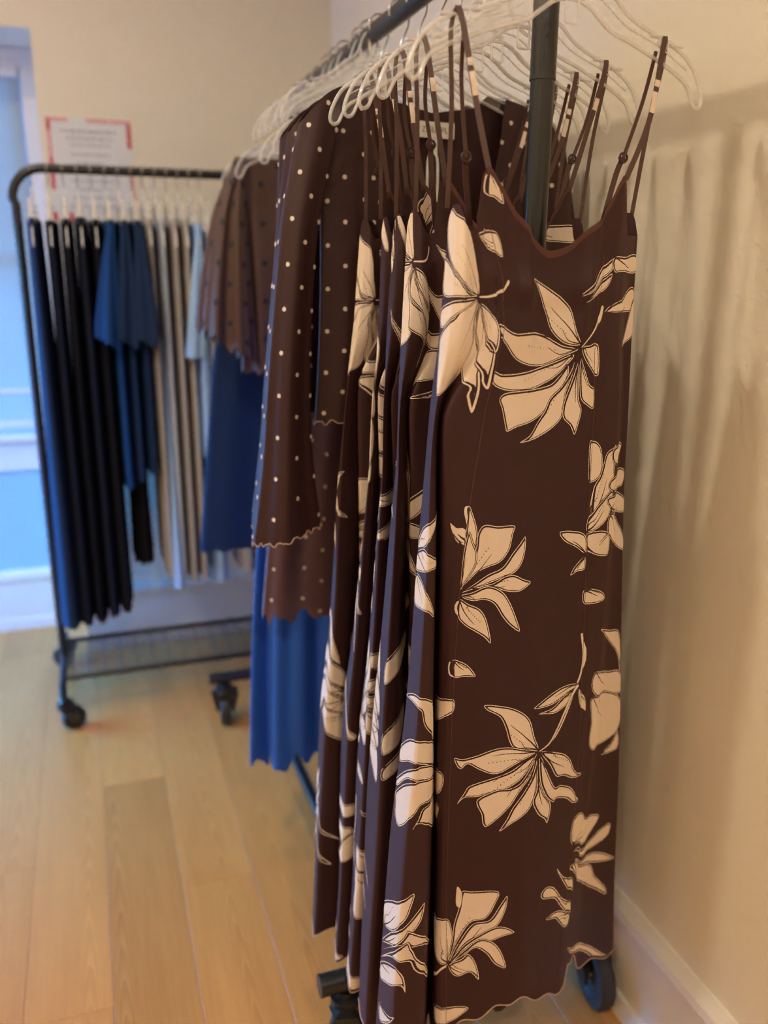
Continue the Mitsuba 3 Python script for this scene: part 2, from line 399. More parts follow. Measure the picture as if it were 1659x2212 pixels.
# ------------------------------------------------------------------ clear plastic hangers (one set of meshes, placed by to_world)
scene['clear_sheet'] = {'type': 'blendbsdf', 'weight': 0.035, 'a': {'type': 'thindielectric', 'int_ior': 1.45}, 'b': {'type': 'twosided', 'bsdf': {'type': 'diffuse', 'reflectance': {'type': 'rgb', 'value': [0.85, 0.88, 0.92]}}}}
scene['clear_rim'] = {'type': 'blendbsdf', 'weight': 0.42, 'a': {'type': 'thindielectric', 'int_ior': 1.6}, 'b': {'type': 'twosided', 'bsdf': {'type': 'principled', 'base_color': {'type': 'rgb', 'value': [0.90, 0.90, 0.88]}, 'roughness': 0.25}}}
half = [(6, 150), (16, 140), (28, 116), (44, 104), (62, 96), (80, 82), (98, 73), (118, 66), (132, 62), (134, 54), (142, 50), (147, 58), (160, 52), (176, 44), (192, 30), (204, 10), (208, -5), (203, -12), (195, -9), (189, 2), (180, 14), (158, 26), (130, 37), (94, 50), (60, 60), (41, 72), (22, 84), (0, 88)]
outl = np.array(half + [(-x, z) for x, z in half[-2::-1]]) / 1000.0
outl = crom(outl, 4)
HP = sg.Polygon(outl).buffer(0)
hv, hf = trimesh.creation.triangulate_polygon(HP, engine='earcut')
web = trimesh.Trimesh(np.column_stack([hv[:, 0], np.zeros(len(hv)), hv[:, 1]]), hf, process=False)
rim = tube(np.column_stack([outl[:, 0], np.zeros(len(outl)), outl[:, 1]]), 0.0026, 8, closed=True)
_c = crom([(-0.178, 0.029), (-0.13, 0.052), (-0.08, 0.068), (-0.03, 0.096), (0.03, 0.096), (0.08, 0.068), (0.13, 0.052), (0.178, 0.029)], 5, closed=False)
rib = tube(np.column_stack([_c[:, 0], np.full(len(_c), -0.002), _c[:, 1]]), 0.0011, 6)
_a = np.array([(-0.009, 0.062), (0.009, 0.062), (0.009, 0.094), (-0.009, 0.094)])
_r = np.array(sg.Polygon(_a).buffer(-0.003).buffer(0.003, 3).segmentize(0.004).exterior.coords)[:-1]
tab = tube(np.column_stack([_r[:, 0], np.full(len(_r), -0.003), _r[:, 1]]), 0.0016, 7, closed=True)
notch = {'notch_tab': (-0.130, 0.0625, 0.011), 'notch_tab_001': (0.130, 0.0625, 0.011), 'notch_tab_002': (-0.160, 0.0545, 0.010), 'notch_tab_003': (0.160, 0.0545, 0.010)}

def hook_mesh(zbar):
    """zbar: height of the bar's centre above the hanger's own zero"""
    r = 0.0205
    pts = [(0, 0, 0.12), (0, 0, 0.15), (0.004, 0, zbar - 0.045), (0.016, 0, zbar - 0.022)]
    pts += [(r * math.cos(a), 0, zbar + r * math.sin(a)) for a in np.linspace(-0.5, math.pi + 0.35, 16)]
    return tube(crom(pts, 3, closed=False), 0.0017, 8)

HANG = {'arms': mikit.ply(web, 'clear_sheet', smooth=False), 'rim': mikit.ply(cat([rim, rib]), 'clear_rim', smooth=40), 'size_tab': mikit.ply(tab, 'clear_rim', smooth=40),
        **{k: mikit.ply(box(x - w, x + w, -0.0035, 0.0035, z - 0.0018, z + 0.0018, 0.001), 'clear_rim') for k, (x, z, w) in notch.items()}}
HOOKS = {}
CLIP = mikit.ply(weld([box(-0.004, 0.004, -0.007, 0.007, -0.01, 0.045, 0.002), box(-0.009, 0.009, -0.010, 0.010, -0.022, 0.004, 0.003)]), 'clear_rim')
def hanger(x, y, deg, label, group=None, ztip=1.56, zbar=None, scale=1.0, clips=False):
    zb = (zbar or ZB) - ztip
    if zb not in HOOKS:
        HOOKS[zb] = mikit.ply(hook_mesh(zb + 0.0), 'chrome', smooth=40)
    key = thing('clothes_hanger', label, 'clothes hanger', group)
    M = T().translate([x, y, ztip]).rotate([0, 0, 1], deg)
    for k, d in HANG.items():
        scene[f'{key}__{k}'] = {**d, 'to_world': M @ T().scale([scale, 1, 1])}
    scene[f'{key}__hook'] = {**HOOKS[zb], 'to_world': M}
    for i, q in enumerate((-0.165, 0.165) if clips else ()):
        scene[f'{key}__clip' + (f'_{i:03d}' if i else '')] = {**CLIP, 'to_world': M @ T().translate([q, 0, 0.068])}
    return key

PRINT = (
    'p6620,1262,6535,1278,6453,1302,6235,1316,5899,1330,5597,1340,5681,1328,5810,1314,5954,1298,6047,1279,6244,1266,6472,1260;p6587,1256,6323,1260,6132,1266,5935,1273,5642,1278,5318,1277,5092,128'
    '3,4642,1288,4897,1273,5161,1262,5394,1246,5670,1238,5968,1237,6260,1244,6515,1251;p6516,1249,6297,1243,5969,1236,5716,1232,5432,1229,5178,1229,4931,1233,4986,1220,5226,1211,5473,1208,5783,12'
    '09,6059,1216,6308,1227,6520,1243;p6450,1236,6310,1224,6134,1213,5851,1209,5576,1208,5307,1206,5220,1199,5300,1186,5384,1166,5428,1159,5578,1164,5827,1169,6049,1180,6183,1196,6323,1205,6459,1'
    '221;p6576,1242,6493,1226,6356,1210,6146,1196,6049,1180,5926,1166,5814,1152,5652,1144,5913,1147,6177,1157,6364,1170,6407,1187,6435,1202,6532,1223;p6633,1240,6535,1218,6470,1204,6390,1185,6400'
    ',1170,6535,1159,6617,1147,6678,1161,6722,1178,6659,1193,6648,1213;p6667,1245,6660,1225,6669,1208,6696,1193,6791,1185,6976,1179,6991,1203,6870,1210,6789,1225,6707,1240;p6679,1257,6846,1259,71'
    '51,1259,7182,1221,6898,1229,6742,1244;s6660,1258,6840,1271,6997,1287,7280,1305;p3087,1321,2989,1356,2959,1378,2681,1397,1367,1409,207,1418,38,1393,383,1365,1058,1347,2139,1330;p2987,1320,213'
    '6,1327,1172,1344,55,1363,0,1347,150,1321,1442,1319;p3053,1317,1959,1308,1187,1295,365,1281,175,1262,720,1208,2112,1212,3067,1222,3192,1241,2968,1265,2676,1290;p3006,1317,1958,1316,939,1314,5'
    '1,1305,169,1283,1033,1295,1960,1304;p3104,1312,2694,1295,2850,1272,2978,1253,3060,1236,4046,1220,4409,1204,4684,1184,4745,1199,4693,1215,4475,1231,4039,1250,3089,1272,2840,1295;p3186,1312,32'
    '79,1295,3874,1272,4596,1259,4853,1254,4940,1227,4935,1212,4707,1220,4373,1236,3619,1258,2896,1283;p3226,1311,3941,1301,4642,1288,4885,1272,4861,1255,4346,1266,3506,1283;s3155,1319,4245,1321,'
    '5133,1336;p3922,1389,5114,1391,5142,1364,4612,1371,4131,1381;p5002,1459,5119,1458,5200,1443,5279,1422,5119,1428,4845,1432;p6557,1319,6699,1332,6900,1348,7796,1364,7875,1352,6954,1338,6763,13'
    '25;p6623,1311,6739,1318,6862,1330,7735,1346,7541,1330,6848,1317;p7827,1365,9158,1366,10950,1369,11000,1347,8996,1348,7998,1348;p7529,1298,8555,1311,10708,1329,11000,1314,11000,1298,8655,1298'
    ';p9454,1254,10108,1266,10440,1281,10962,1314,11000,1268,10267,1256;p5022,1019,5000,1044,4909,1069,5096,1056,5186,1037,5194,1020,5111,1013;p5026,1016,4703,1026,4394,1047,4688,1041,4976,1039;p'
    '5046,962,5089,977,5196,1010,5202,1032,5281,1043,5478,1040,5707,1039,5696,1028,5663,1008,5555,993,5399,987,5245,981,5096,967;p5007,962,5005,1004,5054,1035,5153,1020,5209,1009,5212,991,5069,96'
    '7;p5024,955,5201,965,5405,977,5585,985,5708,1002,5804,1014,5883,1023,5892,1006,5849,988,5748,976,5592,971,5360,963,5205,959;p5204,960,5464,964,5618,972,5749,973,5884,966,5991,960,5837,950,56'
    '53,952,5467,959;p5027,951,5207,955,5413,961,5601,952,5712,936,5798,916,5863,894,5725,904,5616,918,5504,936,5371,943,5214,943;p5004,946,5164,939,5326,930,5425,913,5491,882,5397,891,5264,901,5'
    '130,910,4991,924;p4849,861,5109,859,5228,851,5318,836,5172,837,4935,838;p6965,1082,6928,1112,6947,1137,7544,1128,7812,1107,7667,1089;p7073,1032,7134,1072,7667,1089,8128,1116,8666,1122,8866,1'
    '124,8805,1098,8688,1063,7775,1051;p6973,1014,6978,1032,7775,1051,8763,1063,8623,1033,7863,1018;p8629,1004,8720,974,7969,975,6995,987,6980,1012;p6966,984,6760,995,6546,1007,6461,1020,6675,101'
    '9,6941,1009;p6948,980,6955,962,6812,960,6676,957,6757,968;p8948,1097,8805,1122,10397,1117,10167,1104;p8767,1061,8853,1081,10781,1078,10621,1053;p8685,1038,8637,1055,10861,1037,10994,1012,946'
    '8,1023;p8631,1030,9511,1020,10852,983,10946,953,8904,993;p6967,932,7946,925,8615,914,8565,905,6976,911;s6235,710,6475,724,6662,748,6847,785,6974,811,7031,837,6952,866;p6913,792,6813,784,6543'
    ',778,6343,775,6104,778,6300,788,6569,796;p6864,786,6719,768,6486,761,6282,765,6195,768,6413,770,6610,780;p6915,786,7033,774,7253,757,7251,744,6940,767;p10930,753,10647,794,8562,860,10080,836'
    ',10856,820;p8307,796,10165,768,10928,754,10935,716,8354,760;p8179,757,10867,714,10940,657,10279,648,8403,673,8276,716;p10228,628,10629,635,10887,651,10889,619;p0,1008,148,1029,718,1048,2471,'
    '1058,1935,1043,869,1023;p0,1003,906,1016,2686,982,1455,992,7,980;p39,976,905,969,1656,947,1919,928,1029,940,76,936;p2536,729,1567,778,998,808,0,802,907,824,2135,801;p3000,778,4801,806,4851,7'
    '81,3041,743;p2634,687,1182,730,78,705,51,730,1086,763,2580,723;p2643,682,1363,725,84,682,99,668,997,706,2661,669;p2666,665,1323,704,130,663,116,643,207,626,534,621,1133,652,1770,667,2701,639'
    ';p2705,636,1851,661,1430,645,1228,633,1654,637,2766,584;p3125,669,4462,694,4279,660,3159,635;p3177,616,4054,639,3896,615,3197,595;p6206,714,6133,736,6042,764,5894,779,5696,788,5457,793,5482,'
    '785,5638,774,5722,757,5788,734,5858,724,6018,720;p6208,711,5970,721,5792,726,5595,726,5379,718,5204,714,5078,717,5119,705,5188,699,5274,706,5410,697,5568,689,5722,690,5936,703;p6181,709,5959'
    ',700,5790,688,5549,681,5308,672,5245,662,5150,645,5248,654,5404,655,5604,660,5780,663,5993,679,6119,696;p6171,702,5996,674,5825,663,5647,663,5428,652,5410,642,5472,627,5489,614,5537,607,5668'
    ',617,5839,635,5941,654,6105,676;p6200,701,6134,675,6010,653,5884,634,5805,615,5711,598,5876,608,6061,620,6161,634,6216,656,6214,680;p6237,666,6207,649,6161,634,6257,612,6359,601,6405,593,645'
    '1,610,6443,624,6336,641;p6227,703,6245,676,6285,656,6382,634,6499,622,6553,625,6752,615,6897,601,7107,598,6976,612,6829,630,6627,643,6514,645,6388,671,6288,696;p6252,708,6395,705,6541,698,66'
    '88,689,6807,675,6901,656,7286,640,6850,644,6676,656,6534,661,6408,684;s6236,711,6387,718,6546,739,6786,776,6898,789;p6998,526,6992,572,8542,557,10295,520,10184,501,9681,497;p6997,515,9804,48'
    '4,10407,486,10758,484,10699,464,10315,462,9251,479;p7251,494,9700,463,10336,448,10937,410,10564,418,9833,448;p7298,490,10041,440,10339,403,10689,363,10706,347,10314,379,9449,428,7588,469;p72'
    '88,466,7640,440,6901,462,6734,487,6657,504,6825,481;p7388,426,7704,402,6852,427,6650,454,6420,465,6383,476,6480,483,6633,473,6833,445;p7568,402,7199,385,6850,400,6714,416,6519,424,6642,429,6'
    '826,424;p7948,338,9675,302,10293,265,10714,222,10990,201,10843,196,10502,221,10020,271;p112,446,0,456,0,479,757,517,1442,535,1364,513,1119,495,604,463;p25,414,609,462,1238,490,1607,502,1912,'
    '512,1846,492,1639,479,1276,469,691,446;p77,401,1068,467,1538,473,2647,398,2008,443,1515,451,943,458;p56,388,1084,459,1520,447,1808,424,2478,359,2363,362,1722,408,1387,432,770,432;p25,377,825'
    ',423,1205,416,1364,384,1071,400,558,376,116,355;p5017,392,4173,397,3764,414,3643,451,5001,464,5109,445,5123,420;p5029,393,5110,426,5143,453,5212,478,5256,504,5372,504,5722,501,5680,479,5567,'
    '459,5379,455,5240,434;p5176,484,5174,500,5192,513,5256,501,5235,480;p5053,392,5241,428,5403,452,5615,455,5751,477,5853,491,5835,469,5734,446,5572,434,5360,425,5195,407;p5077,391,5289,419,552'
    '4,435,5759,442,5970,427,5786,424,5645,420,5432,418,5244,403;p5101,391,5290,410,5479,425,5670,417,5793,396,5859,368,5701,379,5578,400,5433,412,5292,402;p5053,388,5245,395,5339,403,5437,387,54'
    '82,358,5367,372,5223,367,5126,372;s5017,390,4624,380,3901,363;p3969,317,5055,317,5349,311,5227,296,5104,291,4062,289;p128,314,458,324,1028,349,287,292'
)

# ------------------------------------------------------------------ floral slip dresses
def knit(p, n, uv):
    return 0.5 + 0.5 * dr.sin(p.z * 4200) * dr.sin((p.x + p.y) * 4200)

mat('brown_cloth', (0.034, 0.0125, 0.0128), 0.62, specular=0.25, sheen=0.35, sheen_tint=0.4)
mat('brown_binding', (0.085, 0.038, 0.032), 0.8, specular=0.2, sheen=0.4, sheen_tint=0.4)
mat('brown_strap', (0.060, 0.026, 0.020), 0.40, specular=0.5)
mat('cream_print', (0.67, 0.565, 0.455), 0.75, specular=0.2)
mat('cream_thread', (0.42, 0.28, 0.20), 0.7)
mat('slider_plastic', (0.03, 0.014, 0.012), 0.25)

# hang of the cloth: height z, position along the hanger and depth of twelve fold lines (mm), from the left edge to the right one
ROWS = [(1404, [-153, -150, -145, -140, -136, -124, -32, 56, 75, 91, 103, 124], [0, -12, -20, -22, -25, -30, -30, -30, -28, -20, -15, 0]),
        (1286, [-161, -159, -146, -124, -110, -101, -31, 47, 64, 91, 114, 136], [0, -20, -28, -22, -30, -36, -30, -30, -26, -20, 0, 10]),
        (1174, [-168, -175, -166, -149, -166, -118, -34, 54, 72, 103, 129, 150], [10, -12, -5, 20, -20, -30, -36, -30, -26, -18, 8, 20]),
        (994, [-181, -190, -174, -141, -161, -143, -43, 56, 78, 105, 139, 167], [10, -30, -22, 30, -15, -30, -45, -35, -30, -22, 12, 30]),
        (797, [-191, -201, -177, -135, -157, -150, -42, 62, 85, 104, 139, 183], [15, -40, -32, 35, -15, -30, -50, -40, -30, -25, 10, 30]),
        (580, [-212, -220, -182, -131, -155, -151, -47, 67, 87, 96, 125, 201], [20, -50, -45, 35, -20, -30, -55, -45, -30, -25, 0, 30]),
        (347, [-227, -243, -191, -135, -162, -155, -45, 53, 66, 81, 123, 215], [20, -60, -55, 30, -35, -45, -60, -50, -45, -35, 0, 30]),
        (150, [-240, -255, -198, -136, -164, -153, -40, 42, 58, 80, 132, 232], [20, -62, -58, 30, -40, -50, -60, -50, -45, -35, 0, 30])]
ROWS = ROWS[::-1]
RZ = np.array([r[0] for r in ROWS]) / 1000
RX = PchipInterpolator(RZ, np.array([r[1] for r in ROWS]) / 1000, axis=0)
RD = PchipInterpolator(RZ, np.array([r[2] for r in ROWS]) / 1000, axis=0)
ULEN = np.array([57, 27, 62, 50, 16, 105, 88, 20, 28, 45, 65.0])
UKN = np.concatenate([[0], np.cumsum(ULEN)])
COUNT = [12, 10, 22, 20, 10, 34, 28, 9, 10, 16, 14]
SG = np.concatenate([k + np.arange(n) / n for k, n in enumerate(COUNT)] + [[11.0]])
NV = 120
TOP = PchipInterpolator([0, 0.6, 1.2, 2, 3, 4, 4.45, 4.75, 5.0, 5.25, 5.5, 5.75, 6, 6.3, 6.6, 7, 7.6, 8.0, 8.2, 8.5, 8.9, 9.4, 11],
                        [1.404, 1.420, 1.421, 1.410, 1.393, 1.394, 1.418, 1.452, 1.460, 1.440, 1.408, 1.382, 1.3715, 1.3775, 1.397, 1.428, 1.452, 1.4605, 1.460, 1.44, 1.41, 1.392, 1.392])
HEM = PchipInterpolator([0, 1, 2, 3, 4, 5, 5.5, 6, 6.5, 7, 8, 8.6, 9.2, 10, 11], [0.205, 0.195, 0.20, 0.24, 0.255, 0.272, 0.295, 0.300, 0.285, 0.268, 0.262, 0.30, 0.30, 0.24, 0.212])

def petals(du, dz):
    """the printed motif in fabric millimetres: cream areas with their dark line work cut out"""
    items = []
    for it in PRINT.split(';'):
        a = np.array(it[1:].split(','), float).reshape(-1, 2)
        u = np.interp(a[:, 0] / 1000, np.arange(12), UKN)
        items.append((it[0], np.column_stack([u, a[:, 1]])))
    W, H = UKN[-1] + 40, 1290.0
    out = []
    for ku in (-1, 0, 1):
        for kz in (-1, 0, 1):
            for kind, a in items:
                b = a + [du + ku * W, dz + kz * H]
                if b[:, 0].max() < 0 or b[:, 0].min() > UKN[-1] or b[:, 1].max() < 190 or b[:, 1].min() > 1470:
                    continue
                out.append((kind, b))
    shapes = []
    for kind, a in out:
        if kind == 's':
            c = crom(a, 6, closed=False)
            w = np.linspace(0.9, 2.3, len(c))
            g = shapely.union_all([sg.LineString(c[i:i + 2]).buffer(w[i]) for i in range(len(c) - 1)])
            shapes.append((g, g))
            continue
        P = sg.Polygon(crom(a, 5)).buffer(0)
        P = max(polys(P), key=lambda q: q.area) if polys(P) else P
        if P.is_empty or P.area < 30:
            continue
        inner = aff.translate(P.buffer(-2.7), 0.8, -0.6).intersection(P.buffer(-2.0))
        ring = P.buffer(-1.15).difference(inner)
        base, far = a[0], a[np.argmax(np.linalg.norm(a - a[0], axis=1))]
        d = far - base
        L = np.linalg.norm(d)
        cut = [ring] if P.area > 250 else []
        if L > 30:
            nrm = np.array([-d[1], d[0]]) / L
            for off, end, w0 in ((-0.03, 0.55, 1.0), (0.07, 0.30, 0.7)):
                c = crom([base, base + d * end * 0.5 + nrm * L * off, base + d * end + nrm * L * off * 0.6], 6, closed=False)
                w = np.linspace(w0, 0.22, len(c))
                cut.append(shapely.union_all([sg.LineString(c[i:i + 2]).buffer(w[i]) for i in range(len(c) - 1)]))
            for k in range(9):
                q = base + d * (0.22 + 0.045 * k) + nrm * L * (0.045 + 0.004 * k)
                cut.append(sg.Point(q).buffer(0.75, 2))
        shapes.append((P, P.difference(shapely.union_all(cut)) if cut else P))
    res, over = [], None
    for P, cream in shapes[::-1]:
        g = cream if over is None else cream.difference(over)
        over = P.buffer(0.9) if over is None else over.union(P.buffer(0.9))
        res.append(g)
    return res

def ribbon(pts, w, face, k=6):
    """a flat strap through the points, its broad side turned to 'face'"""
    c = crom(pts, k, closed=False)
    t = np.gradient(c, axis=0)
    t /= np.linalg.norm(t, axis=1, keepdims=True)
    s = np.cross(t, np.asarray(face, float))
    s /= np.linalg.norm(s, axis=1, keepdims=True) + 1e-9
    n = np.cross(s, t)
    h = 0.0006
    ring = np.stack([c - s * w / 2 - n * h, c + s * w / 2 - n * h, c + s * w / 2 + n * h, c - s * w / 2 + n * h], 1)
    m = len(c)
    v = ring.reshape(-1, 3)
    i, j = np.meshgrid(np.arange(m - 1), np.arange(4), indexing='ij')
    q = np.stack([i * 4 + j, i * 4 + (j + 1) % 4, (i + 1) * 4 + (j + 1) % 4, (i + 1) * 4 + j], -1).reshape(-1, 4)
    return trimesh.Trimesh(v, np.vstack([q[:, [0, 1, 2]], q[:, [0, 2, 3]]]), process=False)

def floral_dress(xc, yc, deg, shift, fold, pu, pz, seed, label):
    F = frame(xc, yc, deg)
    r = np.random.default_rng(seed)
    key = thing('floral_slip_dress', label, 'dress', 'brown floral slip dresses on the near rack')
    # fold lines, rounded, at many heights
    zl = np.linspace(0.15, 1.404, 64)
    fine = np.linspace(0, 11, 11 * 40 + 1)
    X, D = np.zeros((64, len(SG))), np.zeros((64, len(SG)))
    sh = np.interp(zl, *zip(*sorted(shift))) if shift else np.zeros(64)
    for k, z in enumerate(zl):
        x, d = np.interp(fine, np.arange(12), RX(z)), np.interp(fine, np.arange(12), RD(z)) * fold
        xs, ds = gaussian_filter1d(x, 6, mode='nearest'), gaussian_filter1d(d, 6, mode='nearest')
        e = np.minimum(1, np.minimum(fine, 11 - fine) / 0.4)
        X[k] = np.interp(SG, fine, xs * e + x * (1 - e)) + sh[k] * np.clip(1 - SG / 7, 0, 1)
        D[k] = np.interp(SG, fine, ds * e + d * (1 - e))
    top, hem = TOP(SG), HEM(SG)
    um = np.interp(SG, np.arange(12), UKN)
    hem = hem + 0.0042 * np.sin(um / 7.5 + seed) + 0.003 * np.sin(um / 17 + seed * 2)
    v = np.linspace(0, 1, NV)
    Z = hem[:, None] + v[None] * (top - hem)[:, None]
    kz = np.clip((Z - zl[0]) / (zl[1] - zl[0]), 0, 62.999)
    k0 = kz.astype(int)
    fr_, ii = kz - k0, np.arange(len(SG))[:, None]
    x = X[k0, ii] * (1 - fr_) + X[k0 + 1, ii] * fr_
    d = D[k0, ii] * (1 - fr_) + D[k0 + 1, ii] * fr_
    side = np.minimum(1, np.minimum(SG, 11 - SG) / 0.6)[:, None]
    q = np.stack([x * 14, Z * 1.8, np.full_like(x, seed * 3.1)], -1)
    d = d + side * 0.018 * fold * (meshkit.fbm(q, 3, seed) - 0.5)
    u = x / 0.12
    # soft drapes that hang between the two strap points
    for zc, a, wd in ((1.325, 0.009, 0.018), (1.272, 0.006, 0.020)):
        d = d - side * a * np.exp(-((Z - zc - 0.035 * (u + 0.25) ** 2) / wd) ** 2) * np.exp(-((u + 0.25) / 0.75) ** 4)
    for uc, a in ((-0.62, 0.010), (0.30, 0.009)):
        d = d - side * a * np.exp(-((u - uc - (1.44 - Z) * (0.7 if uc < 0 else -0.8)) / 0.07) ** 2) * np.clip((Z - 1.2) / 0.2, 0, 1)
    FP = to_w(F, x, d, Z)
    FN = grid_normals(FP)
    # the back, a plain curtain joined to the front's two edges
    tb = np.linspace(0, 1, 70)
    topb = PchipInterpolator([0, 0.03, 0.07, 0.14, 0.3, 0.5, 0.7, 0.86, 0.93, 0.97, 1], [1.404, 1.420, 1.420, 1.39, 1.355, 1.345, 1.355, 1.39, 1.420, 1.420, 1.392])(tb)
    hemb = np.interp(tb, [0, 0.1, 0.9, 1], [hem[0], 0.245, 0.245, hem[-1]]) + 0.005 * np.sin(tb * 90) * np.minimum(1, np.minimum(tb, 1 - tb) * 12)
    Zb = hemb[:, None] + v[None] * (topb - hemb)[:, None]
    zq = np.clip(Zb, 0.15, 1.404)
    xl, xr = np.interp(zq, zl, X[:, 0]), np.interp(zq, zl, X[:, -1])
    dl, dr_ = np.interp(zq, zl, D[:, 0]), np.interp(zq, zl, D[:, -1])
    w = tb[:, None]
    xb = xl * (1 - w) + xr * w
    amp = np.clip((1.40 - Zb) / 1.0, 0.05, 1)
    db = dl * (1 - w) + dr_ * w + 4 * w * (1 - w) * (0.026 + 0.022 * amp) * fold + 0.010 * fold * amp * np.sin(w * 34 + seed) * np.minimum(1, 8 * np.minimum(w, 1 - w))
    db = np.minimum(db, 0.062 * fold)
    BP = to_w(F, xb, db, Zb)
    BN = grid_normals(BP)
    nf = FP.shape[0] * NV
    raw('body', np.vstack([FP.reshape(-1, 3), BP.reshape(-1, 3)]), np.vstack([grid_faces(len(SG), NV), grid_faces(70, NV) + nf]), np.vstack([FN.reshape(-1, 3), BN.reshape(-1, 3)]), 'brown_cloth', key)
    # print
    ji = lambda g: shapely.transform(g.segmentize(3.0), to_ij)
    def to_ij(a):
        s = np.interp(a[:, 0], UKN, np.arange(12))
        h, t = np.interp(s, SG, hem), np.interp(s, SG, top)
        return np.column_stack([np.interp(s, SG, np.arange(len(SG))), (a[:, 1] / 1000 - h) / (t - h) * (NV - 1)])
    dom = sg.box(0.5, 0, UKN[-1] - 0.5, 1470)
    pl = []
    for g in petals(pu, pz):
        g = g.intersection(dom)
        if not g.is_empty:
            g = ji(g).buffer(0)
            pl.append(shapely.clip_by_rect(g, 0, 0.6, len(SG) - 1, NV - 1.25))
    n_out = 1.0 if np.mean((FN @ F[2])) < 0 else -1.0
    got = drape(pl, FP, FN, 0.0006 * n_out)
    if got:
        k = raw('floral_print', *got, 'cream_print', key)
        labels[k] = {'label': 'cream printed magnolia flowers with brown line work', 'kind': 'stuff'}
    # binding along the neckline, hem edge, seams
    def edge_strip(i0, i1, rows, lift):
        G, N = FP[i0:i1, NV - rows:], FN[i0:i1, NV - rows:]
        return (G + N * lift * n_out).reshape(-1, 3), grid_faces(*G.shape[:2]), N.reshape(-1, 3)
    c5, c8 = int(np.searchsorted(SG, 4.9)), int(np.searchsorted(SG, 8.25))
    tcut = [(to_w(F, x[i:i + 1, -1], d[i:i + 1, -1], np.array([top[i]]))[0]) for i in range(c5, c8)]
    lo = []
    for i in range(c5, c8):
        zt = top[i] - 0.0085
        lo.append([np.interp(zt, Z[i], FP[i, :, k]) for k in range(3)])
    tcut, lo = np.array(tcut), np.array(lo)
    nn = FN[c5:c8, -1] * n_out
    G = np.stack([lo + nn * 0.0004, (lo + tcut) / 2 + nn * 0.0014, tcut + nn * 0.0009], 1)
    raw('neckline_binding', G.reshape(-1, 3), grid_faces(*G.shape[:2]), (grid_normals(G) * 1).reshape(-1, 3), 'brown_binding', key)
    obj('hem_edge', tube(FP[:, 0] + FN[:, 0] * 0.0004 * n_out, 0.0009, 6), 'cream_thread', key)
    for s in (5.0, 7.0):
        i = int(np.searchsorted(SG, s))
        obj('seam', tube(FP[i, 2:-6] + FN[i, 2:-6] * 0.0002 * n_out, 0.00055, 5), 'brown_binding', key)
    # straps, one loop over each notch of the hanger
    L = lambda a, b, c: to_w(F, np.array(a), np.array(b), np.array(c))
    fi = [int(np.searchsorted(SG, 5.0)), int(np.searchsorted(SG, 8.15))]
    face = -F[2] - 0.25 * F[1]
    for s, i, xb_, xn in ((-1, fi[0], -0.1505, -0.150), (1, fi[1], 0.1215, 0.1385)):
        xf, df, zf = x[i, -1], d[i, -1], top[i] - 0.004
        n0 = L(xn, -0.004, 1.6225)
        back = L(xb_ + s * -0.001, 0.010 * fold, 1.418)
        jx, jd = r.uniform(-0.004, 0.004), r.uniform(-0.004, 0.004)
        a = L(xn - 0.003 * s, -0.0045, 1.610)
        obj('strap', ribbon([L(xf, df, zf), L(0.55 * xf + 0.45 * xn + jx, 0.6 * df - 0.006 + jd, zf * 0.55 + 1.61 * 0.45), L(xn - 0.006 * s, -0.0075, 1.602), n0], 0.0066, face), 'brown_strap', key)
        obj('strap', ribbon([n0, L(xn + 0.005 * s, 0.0015, 1.600), L(xn * 0.5 + xb_ * 0.5, 0.004, 1.52), back], 0.0052, face), 'brown_strap', key)
        # the adjustable strand with its slider
        xs_, zs_ = xn * 0.40 + xf * 0.60 - 0.004 * s, 1.478 + r.uniform(-0.01, 0.03)
        sl = L(xs_, 0.008 * fold, zs_)
        obj('strap', ribbon([L(xn - 0.010 * s, -0.001, 1.606), L((xn + xs_) / 2, 0.004, 1.55), sl], 0.0046, face), 'brown_strap', key)
        obj('strap', ribbon([sl, L(xs_ - 0.004 * s, 0.015 * fold, zs_ - 0.02), L(xs_ - 0.016 * s, 0.022 * fold, 1.40)], 0.0070, face), 'brown_strap', key)
        obj('slider', tube([sl + F[1] * 0.006 * math.cos(t) + np.array([0, 0, 0.0055 * math.sin(t)]) for t in np.linspace(0, 2 * math.pi, 15)[:-1]], 0.0015, 8, closed=True), 'slider_plastic', key)
        # stretches of the print on the strap
        p0, p1 = L(0.55 * xf + 0.45 * xn + jx, 0.6 * df - 0.006 + jd, zf * 0.55 + 1.61 * 0.45), L(xn - 0.006 * s, -0.0075, 1.602)
        for q0, q1 in ((0.10, 0.42), (0.5, 0.6)) if seed % 2 else ((0.42, 0.62),):
            fo = -F[2] * 0.0012
            obj('strap_print', ribbon([p0 + (p1 - p0) * q0 + fo, p0 + (p1 - p0) * (q0 + q1) / 2 + fo * 1.6, p0 + (p1 - p0) * q1 + fo], 0.0061, face), 'cream_print', key)
    return key

WHICH = ['in front of the black post', 'right behind the black post', 'third from the front', 'fourth from the front', 'next to the polka dot cardigans']
DRESSES = [(0.557, 0.972, 6, [], 1.0, 0, 0),
           (0.560, 1.096, 9, [(1.406, -0.012), (1.28, -0.010), (1.095, 0.0), (0.754, -0.009), (0.441, 0), (0.2, 0.006)], 0.72, -95, 40),
           (0.560, 1.172, 9, [(1.41, -0.003), (1.276, -0.004), (1.078, 0.008), (0.714, -0.001), (0.381, 0.007)], 0.55, 210, -330),
           (0.560, 1.235, 8, [(1.413, 0.003), (1.271, 0.007), (1.064, 0.011), (0.684, -0.009), (0.332, 0.005)], 0.50, 110, 420),
           (0.560, 1.300, 7, [(1.416, -0.008), (1.268, -0.010), (1.053, -0.019), (0.654, -0.026), (0.289, -0.020)], 0.55, -45, -15)]
NTH = ['first', 'second', 'third', 'fourth', 'fifth']
